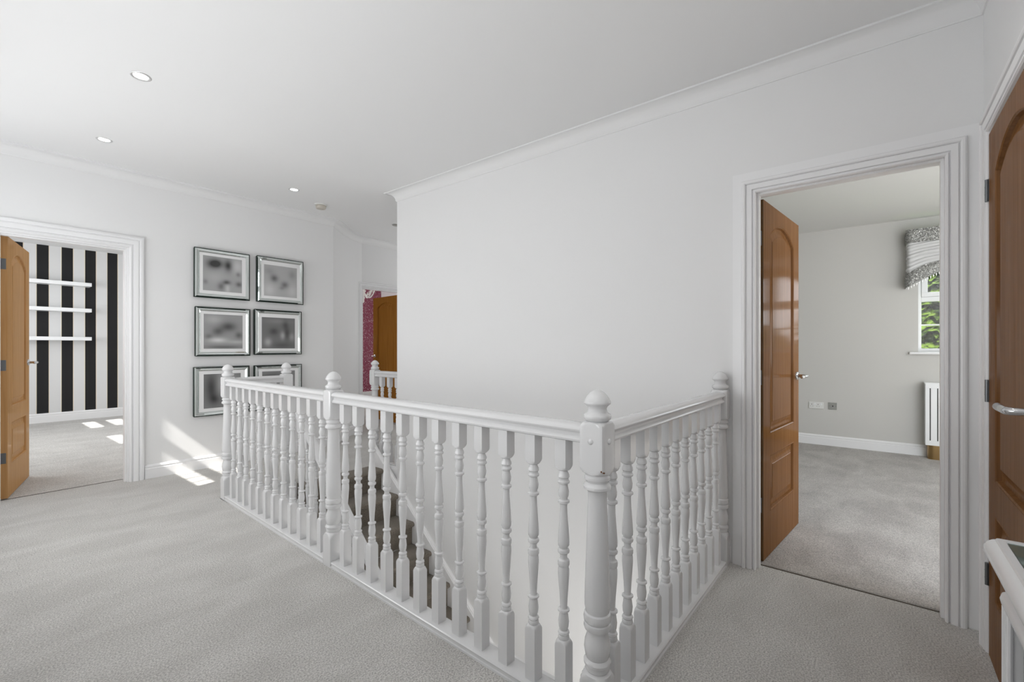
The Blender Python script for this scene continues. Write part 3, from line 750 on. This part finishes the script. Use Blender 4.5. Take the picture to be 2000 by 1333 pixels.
mm.build('bead_fringe', CRYSTAL, t, smooth=60)['kind'] = 'stuff'

# radiator cover --------------------------------------------------------
t = thing('radiator_cover', 'white slatted radiator cover on a curved brass base under the bedroom window', 'radiator cover', (6.5, -.95, 0))
y1_, y0_ = -.398, -1.50; xf = 6.42
mm = M(); mm.box(xf + .012, 6.59, y0_, y1_, .15, .795); mm.box(xf + .006, 6.594, y0_ - .004, y1_ + .004, .785, .80)
n = int((y1_ - y0_ - .03) / .0575); yy = y1_
edges = [y1_]
mm.box(xf, xf + .02, y0_, y1_, .745, .795); mm.box(xf, xf + .02, y0_, y1_, .15, .20)
for k in range(n):
    s0 = y1_ - .034 - k * .0575; prev = y1_ if k == 0 else y1_ - .034 - (k - 1) * .0575 - .008
    mm.box(xf, xf + .02, s0, prev, .20, .745)
mm.box(xf, xf + .02, y0_, y1_ - .034 - (n - 1) * .0575 - .008, .20, .745)
mm.build('cover', UPVC, t, smooth=0, bevel=.002)
mm = M(); mm.box(xf + .0125 - .004, xf + .014, y0_ + .02, y1_ - .02, .195, .75); mm.build('shadow_backing', DARK, t, smooth=0)
mm = M(); pts = [(6.594, y1_ - .02), (xf + .06, y1_ - .02)] + [(xf + .06 - .045 * math.sin(a), y1_ - .065 + .045 * math.cos(a)) for a in (R(15 * k) for k in range(7))]
pts = pts + [(p[0], 2 * -.949 - p[1]) for p in pts[::-1]]
mm.prism(pts, lambda x, y: (x, y, 0.003), lambda x, y: (x, y, .15)); mm.build('brass_base', BRASS, t, smooth=40)
t['label'] = 'white slatted radiator cover on a curved brass base under the bedroom window'

# sockets --------------------------------------------------------------
t = thing('double_socket', 'white double power socket low on the bedroom wall', 'socket', (6.595, .568, .472))
m = M(); m.box(-.010, 0, -.074, .074, -.040, .040); m.build('face_plate', PLASTIC, t, world=False, smooth=0, bevel=.003)
for s_ in (1, -1):
    m = M(); y = .010 + .037 * s_ if s_ > 0 else -.028
    yc_ = {1: .045, -1: -.018}[s_]
    m.box(-.0112, -.009, yc_ - .003, yc_ + .003, .006, .016); m.box(-.0112, -.009, yc_ - .014, yc_ - .008, -.014, -.009); m.box(-.0112, -.009, yc_ + .008, yc_ + .014, -.014, -.009)
    m.build('pin_holes', DARK, t, world=False, smooth=0)
    ys_ = {1: .014, -1: -.050}[s_]
    m = M(); m.box(-.014, -.009, ys_ - .008, ys_ + .008, .004, .026); m.build('rocker_switch', GREY if False else UPVC, t, world=False, smooth=0, bevel=.001)
t = thing('aerial_socket', 'small grey aerial socket right of the double power socket', 'socket', (6.595, .405, .474))
m = M(); m.box(-.009, 0, -.043, .043, -.042, .042); m.build('face_plate', GREY, t, world=False, smooth=0, bevel=.003)
m = M(); m.lathe([(-.0105, .007), (-.008, .007)], 14, axis='x'); m.build('aerial_hole', DARK, t, world=False, smooth=40)
for s_ in (.030, -.030):
    m = M(); m.lathe([(-.0105, .0035), (-.008, .0035)], 10, axis='x', c=(0, s_, 0)); m.build('screw', STEEL, t, world=False, smooth=40)

# ------------------------------------------------------------------ chandelier
cx_, cy_ = 4.70, 7.15
t = thing('chandelier', 'crystal chandelier with curled glass arms in the pink room', 'chandelier', (cx_, cy_, 2.65))
mm = M(); mm.tube([(0, 0, 0), (0, 0, -.42)], .006, 8); mm.build('rod', CHROME, t, world=False)
mm = M(); mm.lathe([(-.40, .01), (-.42, .04), (-.45, .03), (-.47, .05), (-.50, .03), (-.53, .045), (-.56, .02), (-.60, .03), (-.63, .012), (-.66, .02), (-.69, .002)], 16); mm.build('glass_stem', CRYSTAL, t, world=False, smooth=50)
for k in range(8):
    a = 2 * PI * k / 8 + .3; ca, sa = math.cos(a), math.sin(a); mm = M()
    pts = []
    for i in range(13):
        f = i / 12; r = .03 + .20 * f; z = -.52 - .09 * math.sin(f * PI * 1.25) + .06 * f
        pts.append((r * ca, r * sa, z))
    mm.tube(pts, .010, 8); e = pts[-1]
    mm.tube([(e[0] * .8 + .018 * math.cos(q) * ca, e[1] * .8 + .018 * math.cos(q) * sa, e[2] + .018 * math.sin(q) - .02) for q in (R(30 * i) for i in range(12))], .006, 6)
    am = mm.build('arm', CRYSTAL, t, world=False, smooth=50)
    mm = M(); mm.lathe([(0, .002), (0, .012), (.012, .04), (.016, .042), (.018, .012), (.02, .002)], 14, c=(e[0], e[1], e[2])); mm.build('drip_pan', CRYSTAL, am, world=False, smooth=50)
    mm = M(); mm.lathe([(.018, .011), (.085, .011), (.09, .004)], 10, c=(e[0], e[1], e[2])); mm.build('candle_tube', PLASTIC, am, world=False, smooth=50)
    for (rr, zz) in ((1.0, -.035), (.75, -.08), (.45, -.12)):
        q = (e[0] * rr, e[1] * rr, e[2] + zz); mm = M()
        mm.lathe([(-.036, .001), (-.022, .014), (-.002, .008), (.010, .003), (.015, .007), (.021, .007), (.026, .002)], 8, c=q)
        mm.build('crystal_drop', CRYSTAL, am, world=False, smooth=20)

# ------------------------------------------------------------------ console table
t = thing('console_table', 'white console table with inset glass top and grey panels, at the right edge', 'table', (.78, -.36, 0))
def rrect(x0, x1, y0, y1, r, n=6):
    out = []
    for (cx2, cy2, a0) in ((x1 - r, y1 - r, 0), (x0 + r, y1 - r, 90), (x0 + r, y0 + r, 180), (x1 - r, y0 + r, 270)):
        for k in range(n + 1):
            a = R(a0 + 90 * k / n); out.append((cx2 + r * math.cos(a), cy2 + r * math.sin(a)))
    return out
tx0, tx1, ty0, ty1 = .30, 1.275, -.55, -.160
def slab(x0, x1, y0, y1, r, lays, name, mt):
    mm = M(); mm.loops([[(x, y, z) for x, y in rrect(x0 + i, x1 - i, y0 + i, y1 - i, max(.004, r - i))] for i, z in lays]); return mm.build(name, mt, t, smooth=40)
slab(tx0, tx1, ty0, ty1, .022, ((.012, .770), (.004, .774), (0, .782), (.001, .790), (.005, .797), (.012, .802), (.016, .803), (.018, .806), (.029, .806), (.031, .801)), 'table_top', GLOSS)
mm = M(); mm.box(tx0 + .031, tx1 - .031, ty0 + .031, ty1 - .031, .799, .804); mm.build('glass_inset', mat('green_grey_glass', (.20, .27, .24), .04, .6, spec=.9), t, smooth=0)
slab(tx0 + .03, tx1 - .03, ty0 + .03, ty1 - .03, .012, ((0, .715), (0, .772)), 'apron', GLOSS)
slab(tx0 + .02, tx1 - .02, ty0 + .02, ty1 - .02, .018, ((.010, .686), (.002, .691), (0, .700), (.003, .710), (.012, .716)), 'lower_moulding', GLOSS)
for (lx, ly) in ((tx1 - .05, ty1 - .05), (tx0 + .05, ty1 - .05), (tx1 - .05, ty0 + .05), (tx0 + .05, ty0 + .05)):
    mm = M(); mm.box(lx - .022, lx + .022, ly - .022, ly + .022, 0.001, .69)
    for q in (-.0225, .0225): mm.box(lx + q - .004, lx + q + .004, ly + .018, ly + .026, .05, .688)
    mm.build('leg', GLOSS, t, smooth=0, bevel=.004)
mm = M(); mm.box(tx0 + .075, tx1 - .075, ty1 - .052, ty1 - .044, .12, .688); mm.box(tx1 - .056, tx1 - .048, ty0 + .07, ty1 - .075, .12, .688)
mm.build('grey_panel', mat('silver_panel', (.42, .42, .43), .35, .5, bump=(120, .4)), t, smooth=0)
mm = M(); mm.box(tx0 + .05, tx1 - .05, ty0 + .05, ty1 - .04, .10, .13)
for k in range(1, 8): mm.box(tx0 + .05 + k * .107 - .006, tx0 + .05 + k * .107 + .006, ty1 - .044, ty1 - .036, .12, .688)
mm.build('panel_bars', GLOSS, t, smooth=0, bevel=.002)

# ------------------------------------------------------------------ outside
m = M(); m.box(6.9, 60, -40, 40, -3.2, -3.0); struct('ground', m, GRASS, 'lawn outside the bedroom window', smooth=0)
def conifer(x, y, h, r, label, seed):
    rnd = random.Random(seed); t = thing('conifer_tree', label, 'tree', (x, y, -3.0), 0, 'conifers outside the bedroom window')
    mm = M(); mm.tube([(0, 0, 0), (0, 0, h * .9)], [.16, .04], 8); mm.build('trunk', BARK, t, world=False)
    mm = M(); b = mm.b
    # drooping sprays: small bent leaf plates in tiers
    for k in range(2600):
        f = rnd.random() ** .8; z = .3 + f * (h - .3); rad = r * (1 - f) ** .55 * (.72 + .32 * rnd.random()) + .05
        a = rnd.random() * 2 * PI; c_ = Vector((rad * math.cos(a), rad * math.sin(a), z)); out = Vector((math.cos(a), math.sin(a), -.25 - .5 * rnd.random())).normalized()
        sd_ = Vector((-math.sin(a), math.cos(a), .3 * (rnd.random() - .5))).normalized(); up_ = out.cross(sd_)
        L = .22 + .25 * rnd.random(); W_ = .07 + .10 * rnd.random()
        vs = [b.verts.new(c_ + q) for q in (-out * .1, sd_ * W_ + out * L * .35 + up_ * .02, out * L - Vector((0, 0, .06)), -sd_ * W_ + out * L * .35 + up_ * .02)]
        b.faces.new((vs[0], vs[1], vs[2])); b.faces.new((vs[0], vs[2], vs[3]))
        for s_ in (1, -1):
            e1 = b.verts.new(c_ + out * L * .5 + sd_ * s_ * W_ * 1.6 - Vector((0, 0, .03))); e2 = b.verts.new(c_ + out * L * .75 + sd_ * s_ * W_ * .5)
            b.faces.new((vs[0], e1, e2))
    mm.lathe([(.3, .1)] + [(.3 + f / 10 * (h - .4), r * .72 * (1 - f / 10) ** .55 + .02) for f in range(1, 10)] + [(h - .1, .02)], 12)
    mm.build('foliage', LEAF, t, world=False, smooth=0)
conifer(11.2, -.95, 6.6, 1.7, 'nearest green conifer outside, left side of the bedroom window', 3)
conifer(15.0, 1.7, 7.0, 1.8, 'conifer standing left of the nearest one outside the bedroom', 5)
conifer(16.0, -4.8, 4.9, 1.9, 'lower conifer right of the nearest one outside the bedroom', 8)
conifer(18.5, -9.0, 4.8, 2.0, 'distant low conifer at the right outside the bedroom', 9)
conifer(19.8, -1.6, 6.2, 2.1, 'distant conifer behind the nearest one outside the bedroom', 11)
